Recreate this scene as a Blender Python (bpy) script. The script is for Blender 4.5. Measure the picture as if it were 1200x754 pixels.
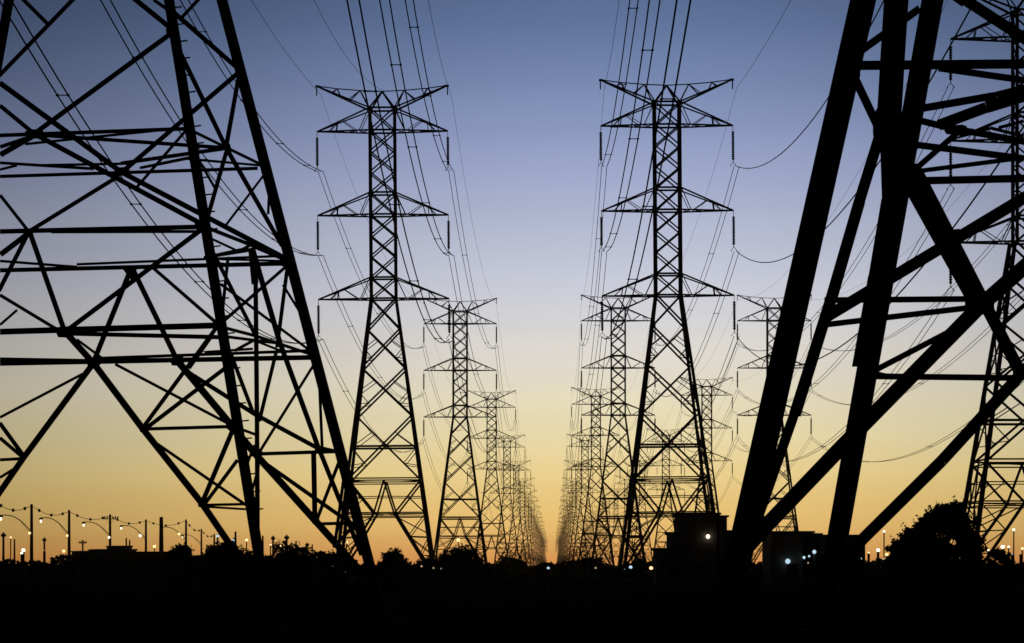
import bpy, math, random
from mathutils import Vector, Matrix
random.seed(7)
R = math.radians
# ------------------------------------------------------------------ camera, sky, light, exposure
for o in list(bpy.data.objects): bpy.data.objects.remove(o)
scene = bpy.context.scene
COL = scene.collection
F = 3500.0; VX = 648.0; HY = 662.0; CH = 2.0            # focal length in picture pixels (1200 wide), vanishing point, eye height
cam = bpy.data.cameras.new('camera'); camo = bpy.data.objects.new('camera', cam); COL.objects.link(camo)
cam.sensor_width = 36; cam.lens = 36*F/1200; cam.shift_x = (600-VX)/1200; cam.shift_y = (HY-377)/1200
cam.clip_start = 0.5; cam.clip_end = 60000
camo.location = (0, 0, CH); camo.rotation_euler = (R(90), 0, 0)
scene.camera = camo

def srgb(r, g, b):
    f = lambda c: (c/255/12.92) if c/255 <= .04045 else ((c/255+.055)/1.055)**2.4
    return (f(r), f(g), f(b), 1)
world = bpy.data.worlds.new('World'); scene.world = world; world.use_nodes = True
nt = world.node_tree; nt.nodes.clear()
out = nt.nodes.new('ShaderNodeOutputWorld'); bg = nt.nodes.new('ShaderNodeBackground')
tc = nt.nodes.new('ShaderNodeTexCoord'); sep = nt.nodes.new('ShaderNodeSeparateXYZ')
nt.links.new(tc.outputs['Generated'], sep.inputs[0])
def M(op, a, b=None, c=None, clamp=False):
    n = nt.nodes.new('ShaderNodeMath'); n.operation = op; n.use_clamp = clamp
    for i, v in enumerate((a, b, c)):
        if v is None: continue
        if isinstance(v, (int, float)): n.inputs[i].default_value = v
        else: nt.links.new(v, n.inputs[i])
    return n.outputs[0]
def ramp(fac, stops):
    n = nt.nodes.new('ShaderNodeValToRGB'); nt.links.new(fac, n.inputs[0]); e = n.color_ramp.elements
    n.color_ramp.interpolation = 'LINEAR'
    while len(e) > 1: e.remove(e[-1])
    e[0].position = stops[0][0]; e[0].color = stops[0][1]
    for p, c in stops[1:]:
        k = e.new(p); k.color = c
    return n.outputs[0]
# elevation 0..14 degrees carries the whole dusk gradient; above that the dome goes on darkening to night blue
SKY = [(664,(224,146,72)),(645,(231,170,90)),(620,(236,191,112)),(590,(236,200,124)),(555,(238,212,146)),(515,(236,219,170)),(470,(233,223,192)),
       (425,(226,220,207)),(375,(215,214,217)),(325,(200,203,218)),(270,(183,189,212)),(210,(161,171,204)),(150,(139,153,191)),(90,(117,135,174)),(30,(97,117,156)),(-20,(86,105,142))]
st = []
for y, c in SKY:
    t = (HY-y)/F; st.append((max(0, math.sin(math.atan(t))/.25), srgb(*c)))
st += [(.90, srgb(52,70,110)), (1.0, srgb(38,52,86))]
el = M('MULTIPLY', sep.outputs[2], 4.0, clamp=True)
grad = ramp(el, st)
# azimuth: the after-glow is brightest over the end of the avenue and dies away to both sides and behind
hor = M('SQRT', M('ADD', M('MULTIPLY', sep.outputs[0], sep.outputs[0]), M('MULTIPLY', sep.outputs[1], sep.outputs[1])))
ax = M('DIVIDE', sep.outputs[0], M('MAXIMUM', hor, .001))
off = M('SUBTRACT', ax, 0.024)
front = M('MULTIPLY_ADD', M('DIVIDE', sep.outputs[1], M('MAXIMUM', hor, .001)), .5, .5)
side = M('DIVIDE', 1.0, M('ADD', 1.0, M('POWER', M('DIVIDE', M('ABSOLUTE', off), M('MAXIMUM', M('MULTIPLY_ADD', sep.outputs[2], -.55, .275), .15)), 2.1)))
fall = M('MULTIPLY', side, M('POWER', front, 4.0))
zen = M('SUBTRACT', 1.0, M('MULTIPLY', M('SUBTRACT', sep.outputs[2], .25, clamp=True), 1.15), clamp=True)
fac = M('MULTIPLY', M('MAXIMUM', fall, .02), zen)
# faint banks of unevenness high in the sky
nz = nt.nodes.new('ShaderNodeTexNoise'); nz.inputs['Scale'].default_value = 5; nz.inputs['Detail'].default_value = 2
mp = nt.nodes.new('ShaderNodeMapping'); mp.inputs['Scale'].default_value = (1, 1, 5)
nt.links.new(tc.outputs['Generated'], mp.inputs[0]); nt.links.new(mp.outputs[0], nz.inputs[0])
fac = M('MULTIPLY', fac, M('MULTIPLY_ADD', nz.outputs[0], .10, .95))
n2 = nt.nodes.new('ShaderNodeTexNoise'); n2.inputs['Scale'].default_value = 3; n2.inputs['Detail'].default_value = 3
m2 = nt.nodes.new('ShaderNodeMapping'); m2.inputs['Scale'].default_value = (1.5, 1, 32); m2.inputs['Rotation'].default_value = (0, R(1.5), 0)
nt.links.new(tc.outputs['Generated'], m2.inputs[0]); nt.links.new(m2.outputs[0], n2.inputs[0])
fac = M('MULTIPLY', fac, M('MULTIPLY_ADD', n2.outputs[0], .09, .955))
nt.links.new(grad, bg.inputs[0]); nt.links.new(fac, bg.inputs[1]); nt.links.new(bg.outputs[0], out.inputs[0])

sun = bpy.data.lights.new('sun', 'SUN'); sun.energy = 0.03; sun.angle = R(2); sun.color = (1, .8, .6)
suno = bpy.data.objects.new('sun', sun); COL.objects.link(suno)
suno.rotation_euler = (R(89.0), 0, R(180-1))   # just at the horizon behind the pylons
suno.location = (0, 0, 200)
scene.view_settings.view_transform = 'Standard'; scene.view_settings.look = 'None'
scene.view_settings.exposure = 0; scene.view_settings.gamma = 1; scene.view_settings.use_curve_mapping = False

# ------------------------------------------------------------------ materials
def mat(name, col, rough=.7, metal=0, noise=None, col2=None, nscale=3.0, spec=.2):
    m = bpy.data.materials.new(name); m.use_nodes = True; n = m.node_tree; b = n.nodes['Principled BSDF']
    b.inputs['Base Color'].default_value = (*col, 1); b.inputs['Roughness'].default_value = rough; b.inputs['Metallic'].default_value = metal
    b.inputs['Specular IOR Level'].default_value = spec
    if col2:
        t = n.nodes.new('ShaderNodeTexNoise'); t.inputs['Scale'].default_value = nscale; t.inputs['Detail'].default_value = 4
        c = n.nodes.new('ShaderNodeTexCoord'); n.links.new(c.outputs['Object'], t.inputs[0])
        r = n.nodes.new('ShaderNodeValToRGB'); r.color_ramp.elements[0].color = (*col, 1); r.color_ramp.elements[1].color = (*col2, 1)
        r.color_ramp.elements[0].position = .35; r.color_ramp.elements[1].position = .68
        n.links.new(t.outputs[0], r.inputs[0]); n.links.new(r.outputs[0], b.inputs['Base Color'])
    return m
def glow(name, col, s):
    m = bpy.data.materials.new(name); m.use_nodes = True; n = m.node_tree; n.nodes.clear()
    e = n.nodes.new('ShaderNodeEmission'); e.inputs[0].default_value = (*col, 1); e.inputs[1].default_value = s
    o = n.nodes.new('ShaderNodeOutputMaterial'); n.links.new(e.outputs[0], o.inputs[0]); return m
STEEL = mat('weathered_steel', (.055,.055,.055), .85, 0, True, (.09,.075,.065), 2)
GLASSY = mat('brown_porcelain', (.05,.03,.02), .4, 0, True, (.07,.045,.03), 5)
WIRE = mat('weathered_cable', (.07,.07,.075), .8, 0, True, (.04,.04,.04), 1)
WOOD = mat('creosoted_wood', (.05,.035,.025), .9, 0, True, (.08,.06,.04), 4)
GROUND = mat('dry_field', (.03,.028,.018), 1, 0, True, (.042,.035,.022), .05, spec=0)
LEAF = mat('dark_foliage', (.04,.055,.02), .9, 0, True, (.06,.075,.03), 1.5)
BARK = mat('bark', (.06,.045,.03), .95, 0, True, (.04,.03,.02), 6)
WALL = mat('grey_render', (.2,.19,.17), .9, 0, True, (.16,.15,.14), .6)
ROOF = mat('dark_roofing', (.05,.045,.04), .9, 0, True, (.07,.06,.05), 1.5)
DARKGLASS = mat('dark_glass', (.02,.02,.025), .2)
L_WHITE = glow('lamp_white', (1.0,.84,.6), 2.3); L_WARM = glow('lamp_sodium', (1.0,.62,.28), 1.9); L_COOL = glow('lamp_cool', (.55,.8,.95), .9)
L_DIM = glow('lamp_dim', (1,.7,.4), .5)

# ------------------------------------------------------------------ mesh helpers
class MB:
    def __init__(s): s.v = []; s.f = []
    def box8(s, P):
        n = len(s.v); s.v += [tuple(p) for p in P]
        s.f += [(n,n+3,n+2,n+1),(n+4,n+5,n+6,n+7)] + [(n+i,n+(i+1)%4,n+4+(i+1)%4,n+4+i) for i in range(4)]
    def bar(s, p, q, w, t=None, up=None, w2=None):
        p = Vector(p); q = Vector(q); t = t or w*.7; w2 = w2 or w
        d = (q-p)
        if d.length < 1e-5: return
        d.normalize(); u = Vector(up) if up is not None else (Vector((0,0,1)) if abs(d.z) < .95 else Vector((0,1,0)))
        a = d.cross(u)
        if a.length < 1e-4: a = d.cross(Vector((1,0,0)))
        a.normalize(); b = a.cross(d).normalized()
        s.box8([p+a*w/2+b*t/2, p-a*w/2+b*t/2, p-a*w/2-b*t/2, p+a*w/2-b*t/2, q+a*w2/2+b*t/2, q-a*w2/2+b*t/2, q-a*w2/2-b*t/2, q+a*w2/2-b*t/2])
    def angle(s, p, q, w, nrm, depth=.8):
        """an L section: one flange of width w lying in the face whose normal is nrm, the other standing inwards"""
        p = Vector(p); q = Vector(q); d = (q-p).normalized(); n = Vector(nrm).normalized(); a = d.cross(n).normalized(); n = a.cross(d).normalized()
        th = max(.018, w*.13)
        s.bar(p, q, w, th, up=n)
        o = a*(w/2-th/2) + n*(w*depth/2+th/2-.002)
        s.bar(p+o, q+o, th, w*depth, up=n)
    def tube(s, pts, r, n=6, cap=True, r2=None):
        k0 = len(s.v); N = len(pts)
        for i, p in enumerate(pts):
            p = Vector(p); a = Vector(pts[max(0,i-1)]); b = Vector(pts[min(N-1,i+1)]); d = (b-a).normalized()
            u = Vector((0,0,1)) if abs(d.z) < .95 else Vector((1,0,0)); x = d.cross(u).normalized(); y = x.cross(d)
            rr = r if r2 is None else r+(r2-r)*i/(N-1)
            for j in range(n):
                t = 2*math.pi*j/n; s.v.append(tuple(p+x*rr*math.cos(t)+y*rr*math.sin(t)))
        for i in range(N-1):
            for j in range(n):
                a = k0+i*n+j; b = k0+i*n+(j+1)%n; s.f.append((a,b,b+n,a+n))
        if cap: s.f.append(tuple(range(k0+n-1,k0-1,-1))); s.f.append(tuple(range(k0+(N-1)*n,k0+N*n)))
    def lathe(s, prof, c=(0,0,0), n=10):
        k0 = len(s.v)
        for r, z in prof:
            for j in range(n): t = 2*math.pi*j/n; s.v.append((c[0]+r*math.cos(t), c[1]+r*math.sin(t), c[2]+z))
        for i in range(len(prof)-1):
            for j in range(n): a = k0+i*n+j; b = k0+i*n+(j+1)%n; s.f.append((a,b,b+n,a+n))
        s.f.append(tuple(range(k0+n-1,k0-1,-1))); m = len(prof)-1; s.f.append(tuple(range(k0+m*n,k0+(m+1)*n)))
    def poly(s, pts, thick):
        """flat plate: polygon points (3D) extruded by vector thick"""
        n = len(s.v); m = len(pts); T = Vector(thick)
        s.v += [tuple(Vector(p)-T/2) for p in pts] + [tuple(Vector(p)+T/2) for p in pts]
        s.f += [tuple(range(n+m-1,n-1,-1)), tuple(range(n+m,n+2*m))] + [(n+i,n+(i+1)%m,n+m+(i+1)%m,n+m+i) for i in range(m)]
    def build(s, name, material, parent=None, origin=(0,0,0), smooth=False):
        me = bpy.data.meshes.new(name); O = Vector(origin)
        me.from_pydata([tuple(Vector(v)-O) for v in s.v] if O.length else s.v, [], s.f); me.materials.append(material)
        if smooth:
            for p in me.polygons: p.use_smooth = True
        me.update(); o = bpy.data.objects.new(name, me); COL.objects.link(o)
        if parent: o.parent = parent
        else: o.location = O
        return o
def tag(o, label=None, cat=None, group=None, kind=None):
    if label: o['label'] = label
    if cat: o['category'] = cat
    if group: o['group'] = group
    if kind: o['kind'] = kind
    return o
def empty(name, loc, rz=0):
    o = bpy.data.objects.new(name, None); COL.objects.link(o); o.location = loc; o.rotation_euler = (0,0,rz); o.empty_display_size = .5; return o
def copy_tree(o, parent=None):
    c = o.copy(); COL.objects.link(c); c.parent = parent
    for ch in list(o.children): copy_tree(ch, c)
    return c
def at(px, py, Y): return Vector(((px-VX)/F*Y, Y, CH+(HY-py)/F*Y))
ORD = ['first','second','third','fourth','fifth','sixth','seventh','eighth','ninth','tenth','eleventh','twelfth','thirteenth','fourteenth','fifteenth','sixteenth',
       'seventeenth','eighteenth','nineteenth','twentieth','twenty-first','twenty-second','twenty-third','twenty-fourth','twenty-fifth','twenty-sixth']

# ------------------------------------------------------------------ setting: ground
g = MB()
xs = [-8000,-5000,-1500,-500,-200,-80,0,80,200,500,1500,5000,8000]; ys = [-300,-50,0,40,80,130,200,300,450,700,1100,2000,4000,7000,9000]
def gz(x, y): return 0 if (abs(x) > 400 or y > 900 or y < 0) else .12*math.sin(x*.11)*math.sin(y*.05)
for y in ys:
    for x in xs: g.v.append((x, y, gz(x, y)))
for j in range(len(ys)-1):
    for i in range(len(xs)-1):
        a = j*len(xs)+i; g.f.append((a,a+1,a+1+len(xs),a+len(xs)))
tag(g.build('ground', GROUND), kind='structure')

# ------------------------------------------------------------------ lattice pylon (line type)
SC = 3500/310.0
def zz(y): return CH+(HY-y)/SC
def hw(y):
    p = 14.6 if y <= 348 else 14.8+(y-348)*.1315
    return p/SC
FACES = [(Vector((0,-1,0)), Vector((1,0,0))), (Vector((1,0,0)), Vector((0,1,0))), (Vector((0,1,0)), Vector((-1,0,0))), (Vector((-1,0,0)), Vector((0,-1,0)))]
def fp(k, u, y, w=None):
    """point on face k: u in picture px from the face centre line, y picture row of the model pylon"""
    n, a = FACES[k]; return n*(hw(y) if w is None else w) + a*(u/SC) + Vector((0,0,zz(y)))
ARMS = [(149.3, 123), (248.6, 222.8), (347.8, 323)]
TIPX = 77.3/SC
def insulator():
    m = MB(); L = 3.15; prof = [(.03,0),(.03,-.62)]; n = 13
    for i in range(n):
        z = -.62-i*(L-.2)/n; prof += [(.08,z),(.155,z-.05),(.155,z-.13),(.08,z-.19)]
    prof += [(.04,-.62-L+.15),(.04,-.62-L)]
    m.lathe(prof, n=8)
    return m
def yoke():
    m = MB(); z = -3.77
    m.bar((0,0,z),(-.28,0,z-.35),.07,.05); m.bar((0,0,z),(.28,0,z-.35),.07,.05); m.bar((-.28,-.25,z-.38),(-.28,.25,z-.38),.07,.06); m.bar((.28,-.25,z-.38),(.28,.25,z-.38),.07,.06)
    return m
WIREDROP = 4.2
def upper_parts(root, dz=0):
    D = Vector((0,0,dz))
    ys = [123,149.3,174,198.5,222.8,248.6,273.4,298,323,347.8]
    for sx in (-1,1):
        for sy in (-1,1):
            m = MB(); a = Vector((sx*hw(347.8), sy*hw(347.8), zz(347.8)+.05))+D; b = Vector((sx*hw(123), sy*hw(123), zz(123)))+D
            m.bar(a, b, .26, .26, up=(0,1,0)); m.build('mast_corner', STEEL, root)
    m = MB()
    for k in range(4):
        n = FACES[k][0]
        for y0, y1 in zip(ys[:-1], ys[1:]):
            h = hw(y0)*SC
            m.bar(fp(k,-h,y0)+D, fp(k,h,y1)+D, .15, .06, up=n); m.bar(fp(k,h,y0)+D-n*.07, fp(k,-h,y1)+D-n*.07, .15, .06, up=n)
        for y in (123,149.3,222.8,248.6,323,347.8):
            h = hw(y)*SC; m.bar(fp(k,-h,y)+D, fp(k,h,y)+D, .2, .1, up=n)
    m.build('mast_bracing', STEEL, root)
    # earth-wire horns with the little peak between them
    apex = Vector((0,0,zz(102)))+D; h0 = hw(123)
    pk = MB()
    for sx in (-1,1):
        for sy in (-1,1): pk.bar(apex, Vector((sx*h0, sy*h0, zz(123)))+D, .17, .12)
    pk.build('peak', STEEL, root)
    for sx in (-1,1):
        m = MB(); tip = Vector((sx*TIPX,0,zz(95.3)))+D
        T = [apex, Vector((sx*26/SC,0,zz(100.8)))+D, Vector((sx*53/SC,0,zz(98.6)))+D, tip]
        for a, b in zip(T[:-1], T[1:]): m.bar(a, b, .1, .1)
        for sy in (-1,1):
            c = Vector((sx*h0, sy*h0, zz(123)))+D
            B = lambda x: c+(tip-c)*((x/SC-h0)/(TIPX-h0))
            m.bar(c, tip, .24, .16, w2=.16)
            m.bar(T[1], c, .12, .08); m.bar(T[1], B(39), .12, .08); m.bar(T[2], B(49), .1, .08); m.bar(T[2], B(59), .1, .08)
        m.bar(tip+Vector((0,0,.1)), tip+Vector((0,0,-1.0)), .12, .1); m.bar(tip+Vector((-sx*.3,0,-.02)), tip+Vector((sx*.15,0,-.05)), .2,.2)
        m.build('earth_wire_horn', STEEL, root)
    for yb, yt in ARMS:
        for sx in (-1,1):
            m = MB(); hb = hw(yb); ht = hw(yt); tip = Vector((sx*TIPX,0,zz(yb)))+D
            for sy in (-1,1):
                cb = Vector((sx*hb, sy*hb, zz(yb)))+D; ct = Vector((sx*ht, sy*ht, zz(yt)))+D
                B = lambda x: cb+(tip-cb)*((x/SC-hb)/(TIPX-hb)); T = lambda x: ct+(tip-ct)*((x/SC-ht)/(TIPX-ht))
                m.bar(cb, tip, .2, .14); m.bar(ct, tip, .17, .14)
                m.bar(T(15.5), B(27), .1, .07); m.bar(B(29), T(47), .09, .07); m.bar(T(53), B(54.5), .09, .07); m.bar(T(53), B(63), .08, .07)
            for xa, xb in ((15,28),(28,41),(41,54),(54,66)):
                f = lambda x, s: Vector((sx*x/SC, s*hb*(1-(x/SC-hb)/(TIPX-hb)), zz(yb)-.02))+D
                m.bar(f(xa,-1), f(xb,1), .08, .06); m.bar(f(xa,1), f(xb,-1), .08, .05)
            arm = m.build('crossarm', STEEL, root)
            i = insulator(); i.v = [(v[0]+tip.x, v[1]+tip.y, v[2]+tip.z) for v in i.v]; io = i.build('insulator_string', GLASSY, root)
            q = yoke(); q.v = [(v[0]+tip.x, v[1]+tip.y, v[2]+tip.z) for v in q.v]; q.build('clamp', STEEL, io)
def make_pylon():
    root = empty('pylon', (0,0,0))
    for sx in (-1,1):
        for sy in (-1,1):
            m = MB(); a = Vector((sx*hw(684.6), sy*hw(684.6), -.3)); b = Vector((sx*hw(348), sy*hw(348), zz(347.8)))
            m.bar(a, b, .36, .36, up=(0,1,0), w2=.27); m.lathe([(.5,-.4),(.5,.25),(.38,.35)], (a.x, a.y, 0), 8); m.build('leg', STEEL, root)
    for k in range(4):
        m = MB(); n = FACES[k][0]; o = n*-.08
        ys = [347.8,384,430,486.5,563]
        for y0, y1 in zip(ys[:-1], ys[1:]):
            h0 = hw(y0)*SC; h1 = hw(y1)*SC; A = fp(k,-h0,y0); B = fp(k,h1,y1); C = fp(k,h0,y0); Dd = fp(k,-h1,y1)
            m.bar(A, B, .19, .1, up=n); m.bar(C+o, Dd+o, .19, .1, up=n)
            if y0 >= 384:
                for (P, Q, s) in ((A, B, 1), (C, Dd, -1)):       # redundants: leg mid-panel to the diagonals
                    ym = (y0+y1)/2; lm = fp(k, s*hw(ym)*SC, ym); lw = fp(k, -s*hw(ym)*SC, ym)
                    m.bar(P+(Q-P)*.74, lm, .09, .06, up=n); m.bar(P+(Q-P)*.26, lw, .09, .06, up=n)
                    ya = y0+(y1-y0)*.78; m.bar(P+(Q-P)*.74, fp(k, s*hw(ya)*SC, ya), .08, .06, up=n)
        for y, w in ((523,.22),(560.6,.14),(565.4,.12),(601,.13),(605.5,.11)):
            h = hw(y)*SC; m.bar(fp(k,-h,y), fp(k,h,y), w, .1, up=n)
        ap = fp(k,0,563)
        for s in (-1,1):
            nd = fp(k,s*12,602.4); m.bar(ap, nd, .19, .1, up=n); m.bar(fp(k,s*hw(563)*SC,563), nd, .19, .1, up=n)
            ft = fp(k,s*(hw(676)*SC-1.5),676); m.bar(nd, ft, .24, .12, up=n)
            m.bar(nd, fp(k,s*4,602.4), .1,.06, up=n)
            f = lambda t: nd+(ft-nd)*t
            L = lambda y: fp(k, s*hw(y)*SC, y)
            m.bar(f(.05), L(626), .1, .06, up=n); m.bar(L(602.4), f(.36), .1, .06, up=n); m.bar(f(.36), L(630), .1, .06, up=n)
            m.bar(L(630), f(.66), .1, .06, up=n); m.bar(f(.66), L(652), .1, .06, up=n); m.bar(f(.36), L(650), .09, .06, up=n)
            m.bar(fp(k,s*6,582), fp(k,s*27.8,582.5), .09, .06, up=n); m.bar(fp(k,s*27.8,582.5), L(582.5), .1, .06, up=n)
            m.bar(fp(k,s*27.8,582.5), L(602.4), .1, .06, up=n)
        m.bar(fp(k,-6,582), fp(k,6,582), .09, .06, up=n)
        m.build('face_bracing', STEEL, root)
    # plan bracing inside
    for y in (563,602.4):
        m = MB()
        h = hw(y); z = zz(y); m.bar((-h,0,z),(0,h,z),.06,.05); m.bar((0,h,z),(h,0,z),.06,.05); m.bar((h,0,z),(0,-h,z),.06,.05); m.bar((0,-h,z),(-h,0,z),.06,.05)
        m.build('plan_bracing', STEEL, root)
    upper_parts(root)
    return root

ROWX = {'left': -17.5, 'right': 12.15, 'far right': 41.2}
YL = [313,563,851,1138]; YR = [309,556,846,1136]; YF = [258,556,800,1090]
while len(YL) < 22: YL.append(YL[-1]+288); YR.append(YR[-1]+290)
while len(YF) < 14: YF.append(YF[-1]+288)
ROWS = {'left': YL, 'right': YR, 'far right': YF}
proto = make_pylon(); first = True
for row, Y in ROWS.items():
    for i, y in enumerate(Y):
        if first: p = proto; first = False
        else: p = copy_tree(proto)
        p.location = (ROWX[row], y, 0 if i < 2 else random.uniform(-.7,.2))
        p.rotation_euler = (0, R(-.45) if i == 0 and row != 'far right' else 0, R({'left':1.0,'right':1.5,'far right':0}[row] if i == 0 else random.uniform(-1,1)))
        if row == 'far right':
            lab = ['steel lattice pylon at the right edge, seen through the cropped foreground pylon',
                   'steel lattice pylon behind the thick left leg of the right foreground pylon'][i] if i < 2 else ORD[i]+' distant lattice pylon back in the outermost row on the right'
        else:
            lab = 'tall dark steel lattice pylon standing first in the %s avenue row' % row if i == 0 else 'dark steel lattice pylon standing %s in the %s row of the avenue' % (ORD[i], row)
            if i > 8: lab = 'tiny far lattice pylon, %s in the %s row towards the vanishing point' % (ORD[i], row)
        if row == 'far right' and i == 0:
            for ch in p.children:
                if ch.name.split('.')[0] in ('leg','face_bracing','plan_bracing'): ch.scale = (1.16,1.16,1)
        tag(p, lab, 'pylon', 'lattice pylons of the %s row' % row)

# ------------------------------------------------------------------ the two cropped foreground pylons
class Near:
    """a big pylon whose members lie on the planes of its four battered faces"""
    def __init__(s, yaw, pN, pB, k):
        c, t = math.cos(yaw), math.sin(yaw)
        s.ax = Vector((c, -t, 0)); s.ay = Vector((t, c, 0)); s.k = k          # local axes: across, away
        s.pN = pN; s.pB = pB; s.planes = {}
        s.planes['N'] = (pN, (s.ay-Vector((0,0,k))).normalized()); s.planes['B'] = (pB, (s.ay+Vector((0,0,k))).normalized())
    def side(s, name, a, b, c): s.planes[name] = (a, (b-a).cross(c-a).normalized())
    def pt(s, x, y, pl):
        o = Vector((0,0,CH)); r = at(x, y, 1.0)-o; p, n = s.planes[pl]; return o+r*((p-o).dot(n)/r.dot(n))
    def normal(s, pl):
        n = s.planes[pl][1]; return n if n.dot(s.inside-s.planes[pl][0]) > 0 else -n
    def mirror(s, p):
        d = (p-s.axis).dot(s.ax); return p-s.ax*2*d
def px2(p): return (VX+p.x/p.y*F, HY-(p.z-CH)/p.y*F)
FACENAME = {'N':'near','B':'far','R':'side','L':'side'}
def near_pylon(T, legs, segs, plates, label, other, zf, dz, bolts=None, wk=1.0):
    base = Vector((T.axis.x, T.axis.y, 0)); yaw = math.atan2(T.ax.y, T.ax.x)
    root = empty('pylon', base); tag(root, label, 'pylon', 'cropped foreground pylons')
    # legs: foot to z=zf along their own line, then drawn in to the mast
    zw = zz(347.8)+dz; hb = hw(347.8); tops = []
    for (x0,y0,x1,y1,pl,w) in legs:
        a = T.pt(x0,y0,pl); b = T.pt(x1,y1,pl); d = (b-a)/(b.z-a.z)
        foot = a+d*(-.2-a.z); top = a+d*(zf-a.z); ww = w/F*((a.y+b.y)/2)
        for mir in (False, True):
            f, t = (T.mirror(foot), T.mirror(top)) if mir else (foot, top)
            sx = 1 if (t-T.axis).dot(T.ax) > 0 else -1; sy = 1 if (t-T.axis).dot(T.ay) > 0 else -1
            e = Vector((T.axis.x, T.axis.y, zw)) + T.ax*sx*hb + T.ay*sy*hb; tops.append((sx, sy, t, e))
            m = MB(); n = -T.ay*sy
            # heavy double-angle leg
            m.angle(f, t, ww, -n*-1, .9); m.bar(f+n*ww*.45+T.ax*(-sx)*ww*.1, t+n*ww*.45+T.ax*(-sx)*ww*.1, ww*.7, ww*.2, up=n)
            m.bar(t, e, .34, .3, w2=.26)
            m.lathe([(.75,-.5),(.75,.3),(.5,.45)], (f.x, f.y, 0), 10)
            if bolts and not mir and pl == bolts[0]:
                L = (t-f).length; kk = int(L/.45)
                for i in range(8, kk): c = f+(t-f)*(i/kk); m.bar(c, c+T.ax*(ww*.5+.17)+Vector((0,0,.03)), .035, .035)
            m.v = [tuple(Vector(v)-base) for v in m.v]; m.build('leg', STEEL, root)
    groups = {}
    for sg in segs:
        pl = sg[0]; w = sg[-1]; pts = sg[1:-1]; p1 = pl[0]; p2 = pl[-1]
        P = [(pts[i], pts[i+1]) for i in range(0, len(pts), 2)]
        for i in range(len(P)-1):
            a = T.pt(*P[i], p1 if i == 0 or p1 == p2 else p2); b = T.pt(*P[i+1], p2)
            ww = w/F*(a.y+b.y)/2; key = p1 if p1 == p2 else 'P'
            n = T.normal(p1) if key != 'P' else Vector((0,0,1))
            groups.setdefault(key, MB()).angle(a, b, ww*wk, n)
            ma, mb_ = T.mirror(a), T.mirror(b); xa = px2(ma)[0]; xb = px2(mb_)[0]
            if (max(xa,xb) < 2 if other == 'left' else min(xa,xb) > 1198):
                mk = {'R':'L2','L':'R2'}.get(key, key); groups.setdefault(mk, MB()).angle(ma, mb_, ww, n)
    for (pl,x,y,a,b) in plates:
        c = T.pt(x,y,pl); s = c.y/F; n = T.normal(pl); u = T.ax if pl in 'NB' else T.ay; v = Vector((0,0,1))
        pts = [c+u*(a/2*s*cx)+v*(b/2*s*cy) for cx, cy in ((-1,-.3),(-.8,-.78),(.45,-.85),(1,-.35),(1,.5),(.6,.8),(-.7,.7),(-1,.35))]
        groups.setdefault(pl, MB()).poly(pts, n*.05)
        for bx, by in ((-.6,0),(0,0),(.6,0),(0,.5),(0,-.5)):
            q = c+u*(a/2*s*bx)+v*(b/2*s*by); groups[pl].bar(q-n*.06, q+n*.06, .06, .06)
    for k, m in groups.items():
        m.v = [tuple(Vector(v)-base) for v in m.v]; m.build('face_bracing' if k != 'P' else 'plan_bracing', STEEL, root)
    # upper part above the frame of the photograph
    m = MB(); C = {(sx,sy): (t,e) for sx,sy,t,e in tops}; ring = [(-1,-1),(1,-1),(1,1),(-1,1)]
    for i in range(4):
        (t0,e0), (t1,e1) = C[ring[i]], C[ring[(i+1)%4]]
        for a0,a1 in ((0,.3),(.3,.55),(.55,.77),(.77,1)):
            m.bar(t0.lerp(e0,a0), t1.lerp(e1,a1), .16, .1); m.bar(t1.lerp(e1,a0), t0.lerp(e0,a1), .16, .1)
        m.bar(t0, t1, .2, .12)
    m.v = [tuple(Vector(v)-base) for v in m.v]; m.build('shaft_bracing', STEEL, root)
    up = empty('pylon', base, yaw); upper_parts(up, dz)
    for ch in list(up.children):
        ch.parent = root; ch.rotation_euler = (0,0,yaw)
    bpy.data.objects.remove(up)
    return root, base, yaw

YAW = R(10.2)
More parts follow.
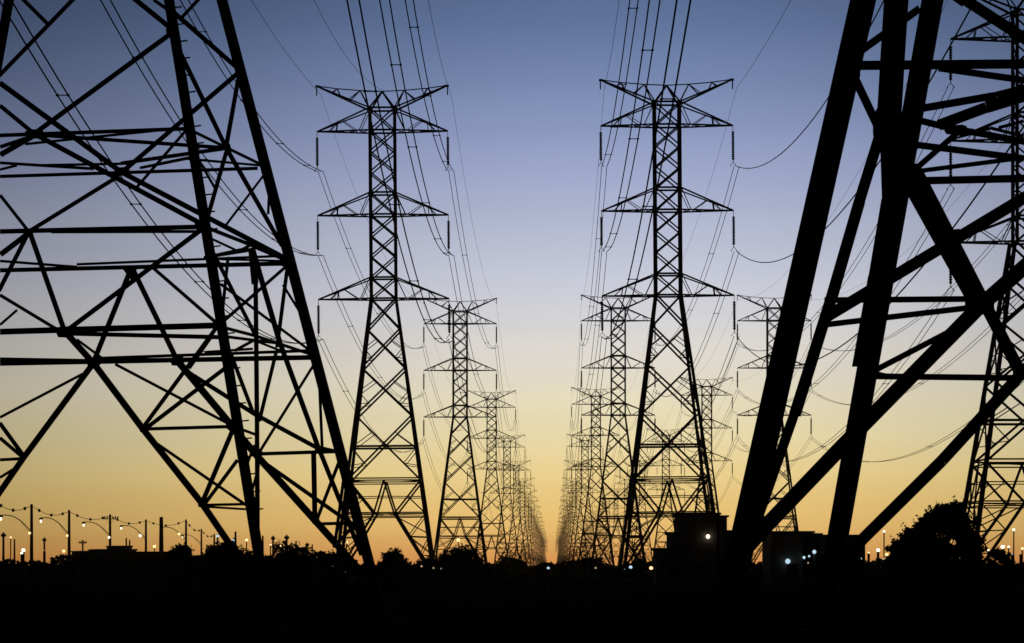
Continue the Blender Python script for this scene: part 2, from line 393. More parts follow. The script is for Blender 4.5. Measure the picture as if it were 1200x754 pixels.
# ---- left foreground pylon. N: face nearer the camera, B: the far face, R: the face towards the avenue
pN = at(237.5,265,76.0); pB = at(338,308,84.4)
TL = Near(YAW, pN, pB, .12)
TL.inside = (pN+pB)/2 - TL.ax*4
cB = TL.pt(155,312,'B'); cN = TL.pt(33,272,'N'); TL.axis = (cB+cN)/2 - TL.ax*.25
TL.side('R', TL.pt(237.5,265,'N'), TL.pt(303,650,'N'), TL.pt(338,308,'B'))
L_LEGS = [(198,0,303,650,'N',12.5), (263,10,435,668,'B',12)]
N,B,Rr = 'N','B','R'
L_SEGS = [
 # near face
 (N,-60,161,222,151,4.5),(N,-60,128,0,124,5) if False else (N,0,124,40,157,5),(N,40,157,235,262,6),(N,40,157,201,39,6),(N,154,-4,201,34,6),(N,180,0,200,14,4),
 (N,154,-4,100,-42,6),(N,201,-5,260,-50,5),
 (N,160,220,218,153,3.5),(N,40,158,0,181,5),(N,30,162,0,172,3.5),(N,0,271.5,238,266,5.5),(N,60,272,240,271.5,3.5),(N,33,272,140,206,5),(N,0,229,33,271,3.5),
 (N,33,273,0,298,5),(N,31,276,-2,341,4),(N,35,274,75,388,5),(N,238,267,78,387,4.5),(N,178,313,255,380,4),(N,0,346,73,390,4),(N,0,381,20,363.5,3),
 (N,0,389,257,381.5,7),(N,75,391,262,395.5,5),(N,75,388,110,427,7),(N,110,427,167,503,7),(N,167,503,236,590,7),(N,236,590,270,640,7),(N,270,640,288,664,7),
 (N,90,398,125,424,3),(N,135,427,272,499,3.5),(N,167,502,253,385,5),(N,170,503,266,430,5),(N,167,503,275,500,4),(N,172,512,288,592,3.5),(N,273,502,236,590,4.5),
 (N,278,539,240,590,3.5),(N,240,592,288,591,3),(N,240,594,288,597,2.5),
 # far face
 (B,0,97,143,202,5.5),(B,143,202,335,303,5.5),(B,143,202,281,84,5.5),(B,-2,90,88,-3,5),(B,25,-3,56,28,4),(B,201,12,281,82,5),(B,210,24,236,-4,4),
 (B,0,207,302,197.5,4),(B,0,191,110,198,3.5),(B,40,194,150,192,3),(B,0,199,20,194,3),(B,0,317,335,309,5),(B,90,310,334,300,3),(B,0,306,90,313,3),
 (B,155,313,208,422,5),(B,155,313,110,425,5),(B,148,314,160,330,6),(B,0,426,367,419,5.5),(B,0,421,110,423,4),(B,115,420,366,411,3.5),
 (B,110,426,28,537,6),(B,28,537,-3,582,6),(B,98,438,0,489.5,3),(B,0,495.5,28,534,4),(B,0,513,27,536,3.5),(B,0,539,28,537.5,3.5),(B,24,545,0,560,3),
 (B,208,422,300,532,7),(B,300,532,370,610,7),(B,370,610,424,670,7),(B,214,432,300,486,4.5),(B,300,486,376,527,4.5),(B,376,525,402,531,4),(B,222,432,250,392,3.5),
 (B,304,532,400,529,4),(B,368,528,369.5,608,5),(B,402,530,371,611,3.5),(B,304,538,418,618,4),(B,373,614,415,613,3.5),
 # side face towards the avenue
 (Rr,212,60,266,172,6),(Rr,281,88,266,172,6),(Rr,224,153,267,174,4),(Rr,267,174,308,194,4),(Rr,267,174,242,262,6),(Rr,268,176,333,290,6),(Rr,311,203,264,265,3),
 (Rr,317,206,315,250,3),(Rr,234,188,254,223,3),(Rr,240,266,296,288,5),(Rr,296,288,336,305,6),(Rr,250,281,280,295,3),(Rr,280,295,293,288,3),(Rr,254,300,292,294,3),
 (Rr,258,304,332,306,2.5),(Rr,297,288,301,330,9),(Rr,301,330,302.5,486,6),(Rr,302.5,486,303,580,6),(Rr,303,580,303,655,6.5),(Rr,298,292,330,402,7),(Rr,330,402,375,525,6.5),
 (Rr,375,525,426,652,6),(Rr,338,311,326,405,5),(Rr,325,410,305,492,5),(Rr,337,311,258,380,4),(Rr,248,290,300,392,5),(Rr,268,302,260,380,4),(Rr,260,334,366,413,4),
 (Rr,333,335,364,385,3),(Rr,262,384,300,394,4),(Rr,300,394,366,416,4),(Rr,259,394,330,403,3.5),(Rr,276,411,298,399,3),(Rr,298,399,328,411,3),(Rr,240,413,296,409,3),
 (Rr,370,424,304,530,4),(Rr,375,445,378.5,525,3.5),(Rr,272,415,298,484,5),(Rr,270,503,304,533,5),(Rr,282,503,301,510,3.5),(Rr,298,522,290,545,3),
 (Rr,405,550,393,640,4),(Rr,393,640,412,620,3),(Rr,398,612,392,640,3),(Rr,304,545,292,590,3),
 # plan bracing between the faces
 ('NR',44,160,264,175,4),('NR',30,170,205,152,2.5),('BR',143,193,262,176,4),('BR',165,198,224,186,3),('NB',215,187,305,195,2.5),('NR',140,269,242,268,2.5),('BR',240,303,292,292,3),
]
L_PLATES = [(N,40,157,22,13),(B,143,201,18,13),(N,237,264,18,14),(N,33,272,12,10),(N,76,389,20,16),(B,110,425,16,14),(B,208,423,16,14),(N,257,381,13,12),(B,155,314,15,8),
 (B,336,307,14,14),(B,369,419,11,11),(N,168,503,9,9),(B,281,86,10,11),(N,201,36,13,12),(N,222,150,13,10),(Rr,267,173,10,10),(N,237,591,10,9),(B,370,611,9,8),(Rr,372,526,9,9),(B,303,532,10,9),(N,275,500,11,10)]
near_left, baseL, yawL = near_pylon(TL, L_LEGS, L_SEGS, L_PLATES, 'large foreground steel lattice pylon with climbing bolts, cropped by the left edge', 'left', 19.0, 6.0, bolts=('N',), wk=1.02)

# ---- right foreground pylon. N: face with the thick outer leg, B: far face, L: the face towards the avenue
pN = at(994,80,55.0); pB = at(1055.5,213,70.4)
TR = Near(YAW, pN, pB, .10)
e1 = TR.pt(938,350,'N'); f1 = TR.pt(1020,441,'B')
TR.inside = (pN+pB)/2 + TR.ax*4
TR.axis = e1 + TR.ax*4.55 + TR.ay*((pB-pN).dot(TR.ay)/2)
TR.side('L', pN, TR.pt(889,560,'N'), pB)
Lf = 'L'
R_LEGS = [(1011.5,0,878,600,'N',30), (1093,0,980,640,'B',25)]
R_SEGS = [
 (N,1260,260,1200,312,16),(N,1200,312,1148,358,16),(N,1148,358,983,526,16),(N,983,526,895,618,16),(N,895,618,862,655,16),
 (N,966,352,1148,350.5,7),(N,1148,359,970,380,6),(N,966,373,1270,190,14),
 (B,1074,200,1196,437,14),(B,1060,205,1143,354,16),(B,1012,441,1190,443,7),(B,1022,436,1048,442,4),(B,1022,436,1120,385,7),
 (B,1260,372,1197,438,14),(B,1197,438,1104,540,14),(B,1104,540,1012,631,14),(B,1012,631,985,660,14),
 (B,1060,212.5,1260,208,9),(B,1070,201.5,1200,185,5.5),(B,1066,169,1200,186,8),(B,1072,199,1124,154,7),(B,1200,186,1262,180,6),
 (B,1072,140,1112,150,8),(B,1112,150,1205,167,8),(B,1070,129,1168,112,9),(B,1168,112,1215,100,9),(B,1100,147,1156,126,13),(B,1156,126,1215,108,14),(B,1124,160,1160,150,5),(B,1160,150,1200,160,4),
 (N,1000,77,1260,74.5,11),(N,1100,80,1205,95,8),(N,1040,58,1080,12,9) if False else (N,1003,64,1078,10,9),(N,1131,0,1200,45,13),(N,1131,0,1100,-22,13),(N,1200,45,1262,88,13),
 (N,1000,88,1037,166,10),(N,1075,130,1150,160,9) if False else (B,1170,150,1200,142,4),
 # doubled member running down beside the far leg
 (B,1053,-30,1047,65,27),(B,1047,65,1042,150,27),(B,1043,150,1046,240,22),(B,1044,235,1028,330,20),(B,1029,325,1010,431,21),
 
 # side face: portal from the thick leg up to the far leg
 (Lf,1035,130,1001,240,14),(Lf,1001,240,969,350,15),(Lf,969,350,925,490,15),(Lf,925,490,872,640,13),
]
R_PLATES = [(N,1148,356,34,30),(B,1196,439,18,16),(B,1066,208,30,40),(Lf,966,371,24,26),(N,1118,277,16,16) if False else (B,1117,278,24,24),(N,997,82,22,46),(B,1038,148,30,60),(B,1018,437,14,26),(B,1120,152,26,14)]
near_right, baseR, yawR = near_pylon(TR, R_LEGS, R_SEGS, R_PLATES, 'huge foreground pylon with very thick dark legs, cropped by the right edge', 'right', 15.5, 4.0)

# ------------------------------------------------------------------ overhead lines
def line_pts(p, q, a, n=26, sh=None):
    """parabola hung from p to q (along Y); a = curvature"""
    out = []
    for i in range(n+1):
        t = i/n; x = p.x+(q.x-p.x)*t; y = p.y+(q.y-p.y)*t; z = p.z+(q.z-p.z)*t + a*(y-p.y)*(y-q.y); out.append(Vector((x,y,z)))
    return out
def cable(pts, twin, label, group, rich, r=.03):
    o0 = pts[0].copy(); L = [p-o0 for p in pts]; dx = Vector((.27,0,0))
    if twin and rich:
        root = empty('power_line', o0); tag(root, label, 'overhead cable', group)
        for s in (-1,1):
            m = MB(); m.tube([p+dx*s for p in L], r, 5); m.build('cable_strand', WIRE, root)
        for k in range(3, len(L)-2, 5):
            m = MB(); p = L[k].lerp(L[k+1], random.random()); m.bar(p-dx, p+dx, .06, .05); m.bar(p-dx*1.15-Vector((0,.0,.06)), p-dx*.85+Vector((0,0,.06)), .12,.12); m.bar(p+dx*.85-Vector((0,0,.06)), p+dx*1.15+Vector((0,0,.06)), .12,.12)
            m.build('spacer', STEEL, root)
    else:
        m = MB()
        if twin:
            for s in (-1,1): m.tube([p+dx*s for p in L], r, 4)
        else: m.tube(L, r, 5)
        m.v = [tuple(Vector(v)+o0) for v in m.v]; o = m.build('power_line' if twin else 'earth_wire', WIRE, None, o0); tag(o, label, 'overhead cable', group)
def attach(row, i, lvl, s):
    x = ROWX[row]+s*TIPX; y = ROWS[row][i]
    if lvl < 3: return Vector((x, y, zz(ARMS[lvl][0])-WIREDROP))
    return Vector((x, y, zz(95.3)-.9))
LV = ['top arms','middle arms','bottom arms']; SN = {-1:'left',1:'right'}
for row in ROWS:
    n = 6 if row != 'far right' else 4
    for i in range(n-1):
        for s in (-1,1):
            for lvl in range(4):
                p = attach(row,i,lvl,s); q = attach(row,i+1,lvl,s)
                if lvl < 3:
                    cable(line_pts(p,q,.00040,20), True, 'cable pair between %s tips of %s, %s and %s %s-row pylons' % (SN[s],LV[lvl],ORD[i],ORD[i+1],row.replace('far right','outermost')), 'twin cables of the %s row' % row, i < 1, .034)
                else:
                    cable(line_pts(p,q,.00030,20), False, 'thin earth wire between %s horn tips, %s and %s %s-row pylons' % (SN[s],ORD[i],ORD[i+1],row.replace('far right','outermost')), 'earth wires of the %s row' % row, False, .016)
# spans from the first pylons to the foreground ones: (a, Y0) of the parabola and x at Y=80
def near_span(row, lvl, s, a, Y0, xn, end, label, r=.03, twin=None):
    p = attach(row,0,lvl,s); pts = []; n = 40; Ye = end.y
    for i in range(n+1):
        Y = p.y+(Ye-p.y)*i/n; x = p.x+(xn-p.x)*(p.y-Y)/(p.y-80); z = p.z + a*((Y-Y0)**2-(p.y-Y0)**2)
        v = Vector((x,Y,z))
        if Y < 112: v = v.lerp(end + Vector((0,0,0)), ((112-Y)/(112-Ye))**1.5)
        pts.append(v)
    cable(pts, lvl < 3 if twin is None else twin, label, 'cables to the foreground pylons', True, r)
def near_end(base, yaw, dz, lvl, s):
    z = (zz(ARMS[lvl][0])-WIREDROP if lvl < 3 else zz(95.3)-.9)+dz
    return base+Vector((math.cos(yaw)*s*TIPX, math.sin(yaw)*s*TIPX, z))
for lvl in range(4):
    nm = LV[lvl]+' tips' if lvl < 3 else 'horn tips'; kind = 'cable pair' if lvl < 3 else 'thin earth wire'; r = .042 if lvl < 3 else .02
    near_span('left',lvl,-1,*((.00065,230) if lvl < 3 else (.00037,209)),-24.5,near_end(baseL,yawL,6,lvl,-1), '%s from left %s of first left-row pylon to left foreground pylon' % (kind,nm), r)
    near_span('left',lvl,1,.00063,230,-8.4,near_end(baseL,yawL,6,lvl,1), '%s from right %s of first left-row pylon to left foreground pylon' % (kind,nm), r)
    near_span('right',lvl,-1,.00047,205,5.1,near_end(baseR,yawR,4,lvl,-1), '%s from left %s of first right-row pylon to right foreground pylon' % (kind,nm), r)
    near_span('right',lvl,1,*((.00065,189) if lvl < 3 else (.0002,118)),18.7,near_end(baseR,yawR,4,lvl,1), '%s from right %s of first right-row pylon to right foreground pylon' % (kind.replace('cable pair','single cable'),nm), r if lvl == 3 else .042, lvl > 5)
pk0 = Vector((ROWX['left'], YL[0], zz(102))); pts = []
for i in range(41):
    Y = pk0.y+(baseL.y-pk0.y)*i/40; pts.append(Vector((pk0.x+(baseL.x-pk0.x)*(i/40)**3, Y, pk0.z+.0005*((Y-172)**2-(pk0.y-172)**2))))
cable(pts, False, 'faint sagging wire from the peak of first left-row pylon up to left foreground pylon', 'cables to the foreground pylons', False, .018)

# ------------------------------------------------------------------ vegetation
def blob_tree(name, cx, Y, wpx, top, base, label, cat, group, nleaf, leaf, trunk=True, lobes=9, seed=1, flat=1.0, shape='bush'):
    rnd = random.Random(seed); s = Y/F; W = wpx*s/2; c = at(cx, HY, Y); ztop = CH+(HY-top)*s; zb = 0.0
    root = empty(name, (c.x, Y, 0)); tag(root, label, cat, group)
    if shape == 'bush' and Y < 300: W *= 1.15; ztop += 5*s
    H = ztop; t = MB(); limbs = MB()
    t.tube([(0,0,-.2),(W*.03,0,H*.18),(-W*.02,.1,H*.4)], max(.06,W*.09), 8, r2=max(.04,W*.05))
    if shape == 'tree': TP = [(-.74,.22,.24),(-.66,.36,.22),(-.5,.46,.30),(-.3,.58,.32),(-.05,.68,.32),(.2,.76,.28),(.38,.82,.20),(.5,.66,.27),(.62,.5,.28),(.74,.36,.24),(.84,.24,.18),(0,.42,.55),(-.4,.25,.38),(.42,.25,.40),(.1,.2,.5)]
    else: TP = [(-.72,.3,.30),(-.48,.55,.34),(-.12,.68,.38),(.25,.66,.36),(.55,.5,.34),(.74,.28,.28),(0,.35,.6),(-.4,.2,.42),(.4,.2,.42)]
    L = [(Vector((x*W*rnd.uniform(.92,1.06), W*rnd.uniform(-.35,.35), max(r*W*.55, (z+(0 if shape == 'tree' else rnd.uniform(-.07,.07)))*H))), r*W*rnd.uniform(.88,1.12)) for x, z, r in TP]
    for q, r in L: q.z = min(q.z, H-r*.8)
    for q, r in L: t.tube([(0,0,H*.15), tuple(q*.5+Vector((0,0,H*.1))), tuple(q)], max(.03,W*.035), 5, r2=.012)
    t.build('trunk', BARK, root)
    m = MB()
    def leafq(p, sz):
        u = Vector((rnd.gauss(0,1),rnd.gauss(0,1),rnd.gauss(0,1))).normalized(); v = u.cross(Vector((rnd.gauss(0,1),rnd.gauss(0,1),rnd.gauss(0,1)))).normalized()
        n = len(m.v); m.v += [tuple(p-u*sz*.9), tuple(p+v*sz*.45), tuple(p+u*sz), tuple(p-v*sz*.45)]; m.f.append((n,n+1,n+2,n+3))
    tot = sum(r*r for q, r in L)
    for q, r in L:
        for i in range(int(nleaf*r*r/tot)):
            d = Vector((rnd.gauss(0,1),rnd.gauss(0,1),rnd.gauss(0,1))).normalized(); rad = r*(rnd.random()**.38)*(1+.22*math.sin(d.x*7+q.x)*math.sin(d.z*9+q.z))
            p = q+Vector((d.x,d.y,d.z*.85*flat))*rad
            if p.z < .05: p.z = .05+rnd.random()*.4
            if p.z > H*1.02: continue
            leafq(p, leaf*rnd.uniform(.6,1.3))
    for i in range(70):                                            # stray twigs that break the outline
        q, r = L[rnd.randrange(len(L))]; d = Vector((rnd.gauss(0,1),rnd.gauss(0,.6),abs(rnd.gauss(.3,.8)))).normalized(); e = q+d*r*rnd.uniform(1.0,1.3)
        if e.z > H*1.08: continue
        for k in range(10): leafq(q+d*r*(.9+.35*k/10)+Vector((rnd.gauss(0,1),rnd.gauss(0,1),rnd.gauss(0,1)))*leaf*.6, leaf*.8)
    m.build('crown', LEAF, root)
    return root
blob_tree('broadleaf_tree',1094,150,124,574,660,'bushy dark broadleaf tree below the pylon near the right edge','tree',None,26000,.14,seed=4,shape='tree')
BUSHES = [(213,210,34,632,'small bush left of the rounder bush under the left foreground pylon'),(262,190,52,624,'round bush at the foot of the left foreground pylon\'s diagonal brace'),
 (340,200,66,637,'wide rounded bush between the legs of the left foreground pylon'),(389,200,32,640,'narrow bush just left of the cropped left pylon\'s far leg'),
 (460,240,40,645,'ragged low bush under the first left-row pylon'),(538,260,58,641,'round bush with a bright lamp above it, beside second left-row pylon'),
 (290,230,44,645,'low bush beside the near leg of the left foreground pylon'),(1172,220,34,640,'low bush right of the broadleaf tree, under the lamp'),
 (985,170,60,624,'low rounded shrub behind the second thick leg of right foreground pylon'),(500,330,36,652,'small low shrub between two bushes under the left-row pylons'),
(752,330,30,655,'small low shrub left of the stepped building'),
 (598,420,46,654,'low distant shrub at the left side of the avenue end'),(690,430,50,656,'low distant shrub at the right side of the avenue end')]
for i, (x,Y,w,t,lab) in enumerate(BUSHES): blob_tree('bush',x,Y,w,t,660,lab,'bush','bushes along the field edge',5200,.16*Y/200,lobes=7,seed=20+i)
# scrub: an uncountable band of undergrowth along the far side of the field
m = MB(); rnd = random.Random(3)
for i in range(26000):
    px = rnd.uniform(-90,1290); Y = rnd.uniform(315,440); s = Y/F
    hpx = 5+2.5*math.sin(px*.021)+2*math.sin(px*.067+1)+1.5*math.sin(px*.19)+(6 if 60 < px < 205 else 0)+(3 if 880 < px < 1015 else 0)+(7 if 195 < px < 400 else 0)-(3 if 430 < px < 760 else 0)
    p = Vector(((px-VX)*s, Y, rnd.random()**.7*max(.3,(CH+(hpx-3)*s)))); sz = rnd.uniform(.15,.4)
    u = Vector((rnd.gauss(0,1),rnd.gauss(0,1),rnd.gauss(0,1))).normalized(); v = u.cross(Vector((rnd.gauss(0,1),rnd.gauss(0,1),rnd.gauss(0,1)))).normalized()
    n = len(m.v); m.v += [tuple(p-u*sz), tuple(p+v*sz*.6), tuple(p+u*sz), tuple(p-v*sz*.6)]; m.f.append((n,n+1,n+2,n+3))
tag(m.build('scrub', LEAF), kind='stuff')

# ------------------------------------------------------------------ buildings
def house(name, Y, blocks, label, lights=(), depth=12):
    x0 = min(b[0] for b in blocks); x1 = max(b[1] for b in blocks); o = at((x0+x1)/2, HY, Y); o.z = 0
    root = empty(name, o); tag(root, label, 'building', None); s = Y/F
    for i, (a, b, t) in enumerate(blocks):
        m = MB(); A = (a-VX)*s-o.x; Bx = (b-VX)*s-o.x; z = CH+(HY-t)*s; d = depth*(1-.12*i)
        m.box8([(A,0,-.1),(Bx,0,-.1),(Bx,d,-.1),(A,d,-.1),(A,0,z-.18),(Bx,0,z-.18),(Bx,d,z-.18),(A,d,z-.18)]); m.build('wall', WALL, root)
        m = MB(); e = .18; m.box8([(A-e,-e,z-.18),(Bx+e,-e,z-.18),(Bx+e,d+e,z-.18),(A-e,d+e,z-.18),(A-e,-e,z+.0),(Bx+e,-e,z),(Bx+e,d+e,z+.12),(A-e,d+e,z+.12)]); m.build('roof', ROOF, root)
        nwin = max(1, int((Bx-A)/2.2))
        for k in range(nwin):
            wx = A+(k+.5)*(Bx-A)/nwin; m = MB()
            for (p, q) in (((wx-.5,1.0),(wx+.5,1.0)),((wx+.5,1.0),(wx+.5,2.1)),((wx+.5,2.1),(wx-.5,2.1)),((wx-.5,2.1),(wx-.5,1.0))): m.bar((p[0],-.03,p[1]),(q[0],-.03,q[1]),.08,.06)
            f = m.build('window_frame', ROOF, root)
            m = MB(); m.box8([(wx-.46,-.012,1.04),(wx+.46,-.012,1.04),(wx+.46,.0-.004,1.04),(wx-.46,-.004,1.04),(wx-.46,-.012,2.06),(wx+.46,-.012,2.06),(wx+.46,-.004,2.06),(wx-.46,-.004,2.06)]); m.build('pane', DARKGLASS, f)
    for (lx, ly, r, mt) in lights:
        p = at(lx, ly, Y)-o; m = MB(); rr = r*s; m.lathe([(rr*.3,-rr),(rr*.85,-rr*.5),(rr,0),(rr*.85,rr*.5),(rr*.3,rr)], (p.x,-.25,p.z), 8); l = m.build('wall_lamp', mt, root)
        m = MB(); m.bar((p.x,0,p.z+rr),(p.x,-.3,p.z+rr*1.05),.08,.06); m.build('bracket', ROOF, l)
    return root
house('stepped_building',285,[(796,843,601),(786,800,624),(769,790,643),(840,852,604),(850,866,622)],'flat-roofed stepped building in front of the first right-row pylon',[(829.5,629,2.4,L_WHITE)])
house('low_building',300,[(903,953,622.5),(940,962,625),(955,1014,627)],'long low flat-roofed building behind the legs of right foreground pylon',
      [(891.5,627,2.2,L_WARM),(923,658,3,L_COOL),(942,653.5,1.8,L_COOL),(948,652,1.4,L_COOL),(954,647,2.4,L_COOL),(962,652.5,1.8,L_COOL)])
house('low_building',520,[(84,108,646),(104,150,644),(125,146,640),(140,196,647)],'long low dark building beneath the utility pole with a crossarm',[(75,646,1.8,L_WARM)])
house('distant_house',430,[(205,232,655),(228,244,651)],'small dark house beneath the bushes left of the left pylon legs',[(202,655,1.2,L_DIM),(206,649,1.2,L_DIM)])
house('roadside_shed',420,[(368,398,654),(396,412,657)],'small lit shed beside the foot of the left foreground pylon',[(389,664.5,2.6,L_COOL),(403,669,2.8,L_WHITE),(377.5,669,1.8,L_DIM)])

# ------------------------------------------------------------------ street lamps and wooden poles along the road on the left
def pole(px, top, arm=None, lightpx=None, cross=0, H=12.0, label='', thick=.52, extra=()):
    Y = (H-CH)*F/(HY-top); s = Y/F; b = at(px, HY, Y); b.z = 0
    root = empty('utility_pole' if not arm else 'street_lamp', b); tag(root, label, 'pole' if not arm else 'street lamp', 'poles along the road on the left')
    m = MB(); m.tube([(0,0,-.3),(0,0,H*.5),(0,0,H)], thick*.62, 8, r2=thick*.42); m.build('pole', WOOD, root)
    if cross:
        m = MB(); w = cross*s/2; z = H-.9
        m.bar((-w,0,z),(w,0,z),.2,.16); m.bar((-w*.6,0,z),(0,0,z-1.0),.07,.05); m.bar((w*.6,0,z),(0,0,z-1.0),.07,.05); c = m.build('crossarm', WOOD, root)
        for k in (-.95,-.65,-.35,.35,.65,.95):
            i = MB(); i.lathe([(.05,0),(.13,.08),(.16,.2),(.1,.34),(.12,.42),(.05,.5)], (w*k,0,z+.06), 8); i.build('insulator', GLASSY, c)
    if arm:
        (ax, ay, lx, ly) = arm; p0 = at(px, ay, Y)-b; p1 = at(lx, ly, Y)-b
        m = MB(); pts = []
        for i in range(9):
            t = i/8; q = p0.lerp(p1, t); q.z += (p1.z-p0.z)*.35*math.sin(t*math.pi) ; pts.append(tuple(q))
        m.tube(pts, .09, 6); m.bar(p0-Vector((0,0,.6)), Vector(pts[3]), .06, .05); m.build('curved_arm', STEEL, root)
        m = MB(); m.lathe([(.12,.42),(.3,.3),(.36,.12),(.34,0)], (p1.x,p1.y,p1.z-.35), 10); hd = m.build('lamp_head', STEEL, root)
        m = MB(); r = .2; m.lathe([(r*.4,-.5),(r*.85,-.36),(r*.95,-.18),(r*.8,.0)], (p1.x,p1.y,p1.z-.38), 10); m.build('lamp_globe', lightpx or L_WHITE, hd)
    for (ex, ey, r, mt) in extra:
        q = at(ex, ey, Y)-b; m = MB(); rr = r*s; m.lathe([(rr*.3,-rr),(rr,-rr*.4),(rr,rr*.4),(rr*.3,rr)], (q.x,q.y-.3,q.z), 8); e = m.build('small_lamp', mt, root)
        m = MB(); m.bar((0,0,q.z),(q.x,q.y-.3,q.z+rr*.8),.06,.05); m.build('bracket', STEEL, e)
    return root, Vector((b.x, b.y, H-.25))
tops = []
for a in [
 dict(px=-8,top=585,arm=(0,622,-34,600),label='street lamp pole cut off by the left edge of the picture'),
 dict(px=37,top=591,arm=(0,624,1,604),extra=[(35,625,1.5,L_WARM)],label='leftmost fully visible wooden lamp pole with a curved arm'),
 dict(px=81,top=598,arm=(0,627,48,607),extra=[(79,628,1.4,L_WARM)],label='second wooden lamp pole from the left, curved arm and bright lamp'),
 dict(px=129,top=603,cross=19,arm=(0,628,98,612),extra=[(128,630,1.4,L_WHITE)],label='lamp pole with a wide crossarm above the long low building'),
 dict(px=171,top=609,arm=(0,632,142,616),extra=[(164.5,628,1.6,L_WHITE)],label='lamp pole immediately right of the pole with the crossarm'),
 dict(px=218,top=609,arm=(0,633,189.5,618),extra=[(210,626,1.5,L_WARM)],label='lamp pole rising behind the small bush'),
 dict(px=236,top=620,arm=(0,638,214,627),label='thin lamp pole between the small bush and the round bush')]:
    tops.append(pole(**a)[1])
SHORT = [(4,624,5),(17,632,0),(52,630,4),(97,633,9),(148,631,0),(152,633,0),(189,606,0),(276,623,0),(308,628,0),(320,628,4),(336,627,5),(347,634,0),(360,636,4),(366,638,0),(430,650,0)]
for i, (x, t, c) in enumerate(SHORT):
    nm = ['short pole at the extreme left edge','thin short pole between the left edge and the leftmost lamp pole','short pole between the two leftmost lamp poles','short stout post before the crossarm pole',
          'left one of two thin poles before the bush','right one of two thin poles before the bush','thick plain wooden pole left of the small bush','faint pole above the round bush','first faint pole right of the pylon\'s near leg',
          'second faint pole right of the pylon\'s near leg','taller pole above the wide rounded bush','thin pole above the right half of wide bush','pole at the right end of wide bush','last thin pole right of the wide bush','tiny pole beside the far leg of left pylon'][i]
    pole(x, t, cross=c, H=12 if t < 615 else 9, label='dark '+nm if not nm.startswith('thick') else nm, thick=.9 if t == 606 else .5)
tops.append(pole(251,626,label='slender pole directly left of the round bush',H=10,thick=.5)[1])
# light cable with small hanging weights strung from pole to pole
for i in range(len(tops)-1):
    a, b = tops[i], tops[i+1]; pts = [a.lerp(b, t/16)+Vector((0,0,-1.1*math.sin(math.pi*t/16))) for t in range(17)]; o0 = pts[0]
    root = empty('pole_cable', o0); tag(root, 'sagging roadside cable with dark markers, span %s from the left between lamp poles' % ORD[i], 'cable', 'cable spans along the lamp poles')
    m = MB(); m.tube([p-o0 for p in pts], .05, 4); m.build('strand', WIRE, root)
    for t in (3,8,13):
        m = MB(); c = pts[t]-o0; m.lathe([(.06,-.28),(.2,-.18),(.26,0),(.2,.18),(.06,.28)], tuple(c), 8); m.build('marker_ball', WIRE, root)

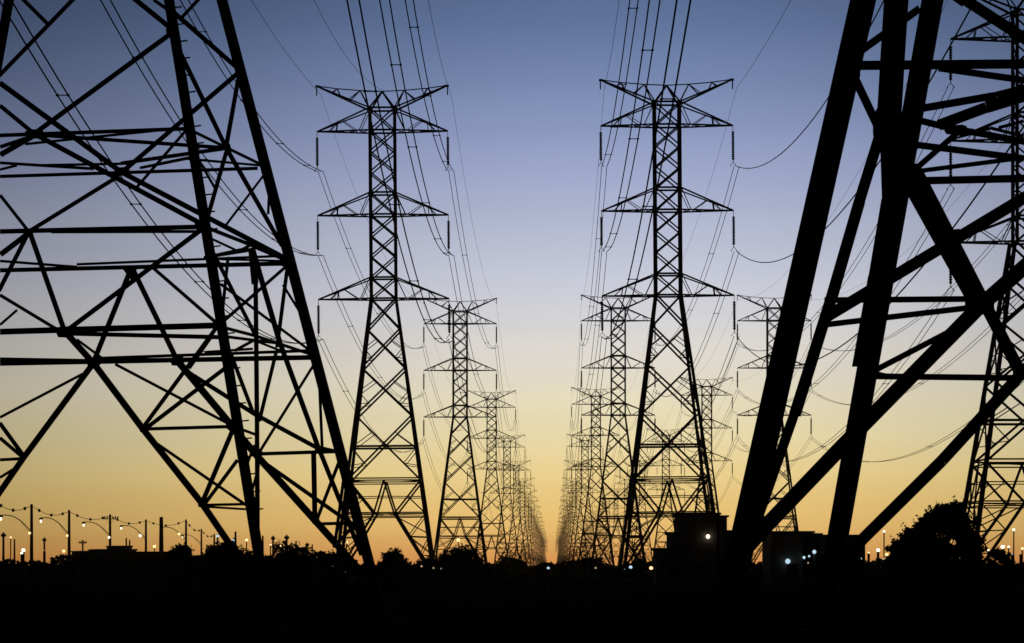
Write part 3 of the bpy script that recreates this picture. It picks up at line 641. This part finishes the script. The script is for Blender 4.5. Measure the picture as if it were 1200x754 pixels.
# lit lamp masts seen through the steelwork and on the right
def lampmast(px, py, Y, mt, label, r=.5, double=False):
    p = at(px, py, Y); b = Vector((p.x, Y, 0)); root = empty('lamp_mast', b); tag(root, label, 'street lamp', 'distant lit lamps')
    m = MB(); m.tube([(0,0,0),(0,0,p.z+r*.6)], .1, 6); m.build('mast', STEEL, root)
    m = MB(); m.lathe([(r*.5,.93*r),(r*.3,1.15*r),(.06,1.3*r)], (0,0,p.z), 8); h = m.build('lamp_hood', STEEL, root)
    m = MB(); m.lathe([(r*.35,-r*.9),(r*.85,-r*.5),(r,0),(r*.85,r*.5),(r*.4,.9*r)], (0,-.02,p.z), 8); m.build('lamp_globe', mt, h)
LM = [(1069,651,420,L_DIM,'first of the dim lamps in front of the tree foot, from the left',.3),(1076,650,420,L_COOL,'second dim lamp in front of the tree foot, from the left',.26),(1083,650.5,420,L_DIM,'third dim lamp in front of the tree foot, from the left',.3),(1100,650,420,L_DIM,'fourth dim lamp in front of the tree foot, from the left',.26),(1113,649,420,L_DIM,'rightmost dim lamp in front of the tree foot',.26),
 (1035,655,420,L_DIM,'dim lamp below the warm lamps left of the tree',.24),(947,660,420,L_DIM,'faint lamp low beneath the building behind the right pylon legs',.18),
 (406,636,420,L_WARM,'bright lamp seen between far legs of left foreground pylon',.36),(537,633,500,L_WARM,'bright lamp above the round bush by second left-row pylon',.42),
 (1188,621,430,L_WHITE,'tall bright lamp near the right edge, right of the tree',.38),(1036,623,420,L_WHITE,'bright lamp left of the broadleaf tree crown',.32),
 (1029,645,420,L_WHITE,'brightest of the low lamps left of the tree foot',.38),(1039,650,440,L_WARM,'low warm lamp just right of the brightest low lamp',.3),(1018,648,430,L_WARM,'low warm lamp beside the foot of the diagonal brace',.3),
 (1045,650,460,L_WARM,'low warm lamp nearest the tree trunk',.25),(1004,648,400,L_COOL,'pale bluish lamp under the low building end',.26),(1009,655,400,L_COOL,'second pale bluish lamp, lower, under the low building end',.22),
 (1158,645,450,L_WHITE,'low white lamp right of the tree foot',.3),(1175,641,450,L_WHITE,'left one of two close low lamps under tall right lamp',.36),(1182,641,455,L_WHITE,'right one of two close low lamps under tall right lamp',.3),
 (1186,650,440,L_COOL,'small bluish lamp below tall right lamp',.24),(1198,643,440,L_WARM,'warm lamp at the right picture edge',.34),(1196,650,440,L_WARM,'lower warm lamp at the right picture edge',.22),
 (27.5,645,520,L_WHITE,'upper one of two close white lamps left of leftmost pole',.4),(25.5,648.5,525,L_WHITE,'lower one of two close white lamps left of leftmost pole',.34),(12.5,630,520,L_WARM,'warm lamp high between left edge and leftmost pole',.34),
 (52,646,520,L_WHITE,'small white lamp on short pole, second lamp pole\'s left',.3),(181,640.5,560,L_WARM,'oval warm lamp between plain pole and its left neighbour',.42),(255,628.5,300,L_COOL,'bluish lamp in front of the round bush, upper left',.18),
 (273,633.5,420,L_COOL,'bluish lamp at the right shoulder of the round bush',.28),(289,633,470,L_WARM,'warm lamp left of the pylon\'s near leg',.34),(317,639,480,L_WARM,'warm lamp right of the pylon\'s near leg',.26),
 (329,640,480,L_WARM,'warm lamp above the wide bush',.24),(642.5,666,330,L_COOL,'cool lamp low at the end of the avenue',.26),(445,670,420,L_WHITE,'white lamp at the foot of the pylon\'s far leg',.3),
 (698,666,600,L_DIM,'dim lamp low behind the right-row pylon feet',.4),(732,668,400,L_COOL,'cool lamp at the foot of first right-row pylon',.22),(739,665,420,L_COOL,'second cool lamp at the foot of first right-row pylon',.3),(763,666,400,L_WARM,'warm lamp left of the stepped building',.3),
 (494,664,420,L_DIM,'dim lamp under the first left-row pylon, left',.28),(508,666,420,L_DIM,'dim lamp under the first left-row pylon, right',.28),(517,667,430,L_COOL,'cool lamp under the second left-row pylon',.2),
 (316,655,420,L_COOL,'cool lamp low in front of wide bush',.22)]
for (x,y,Y,mt,lab,r) in LM:
    Yv = Y
    if y >= 644: Yv = 215+(x*7%40); r = r*Yv/Y
    r *= (.55,.72,.62,.85)[int(x)%4]
    lampmast(x,y,min(Yv, 0.94*CH*F/max(1e-3,(y-HY))) if y > HY else Yv,mt,lab+'' ,r)

# ------------------------------------------------------------------ evening haze in one closed box round camera and scene
hz = MB(); hz.box8([(-8300,-600,-1),(8300,-600,-1),(8300,9300,-1),(-8300,9300,-1),(-8300,-600,75),(8300,-600,75),(8300,9300,75),(-8300,9300,75)])
hm = bpy.data.materials.new('haze_air'); hm.use_nodes = True; n = hm.node_tree; n.nodes.clear()
pv = n.nodes.new('ShaderNodeVolumePrincipled'); pv.inputs['Color'].default_value = (1,.72,.5,1); pv.inputs['Density'].default_value = .000025; pv.inputs['Anisotropy'].default_value = .88
ho = n.nodes.new('ShaderNodeOutputMaterial'); n.links.new(pv.outputs[0], ho.inputs['Volume'])
tag(hz.build('haze', hm), kind='stuff')
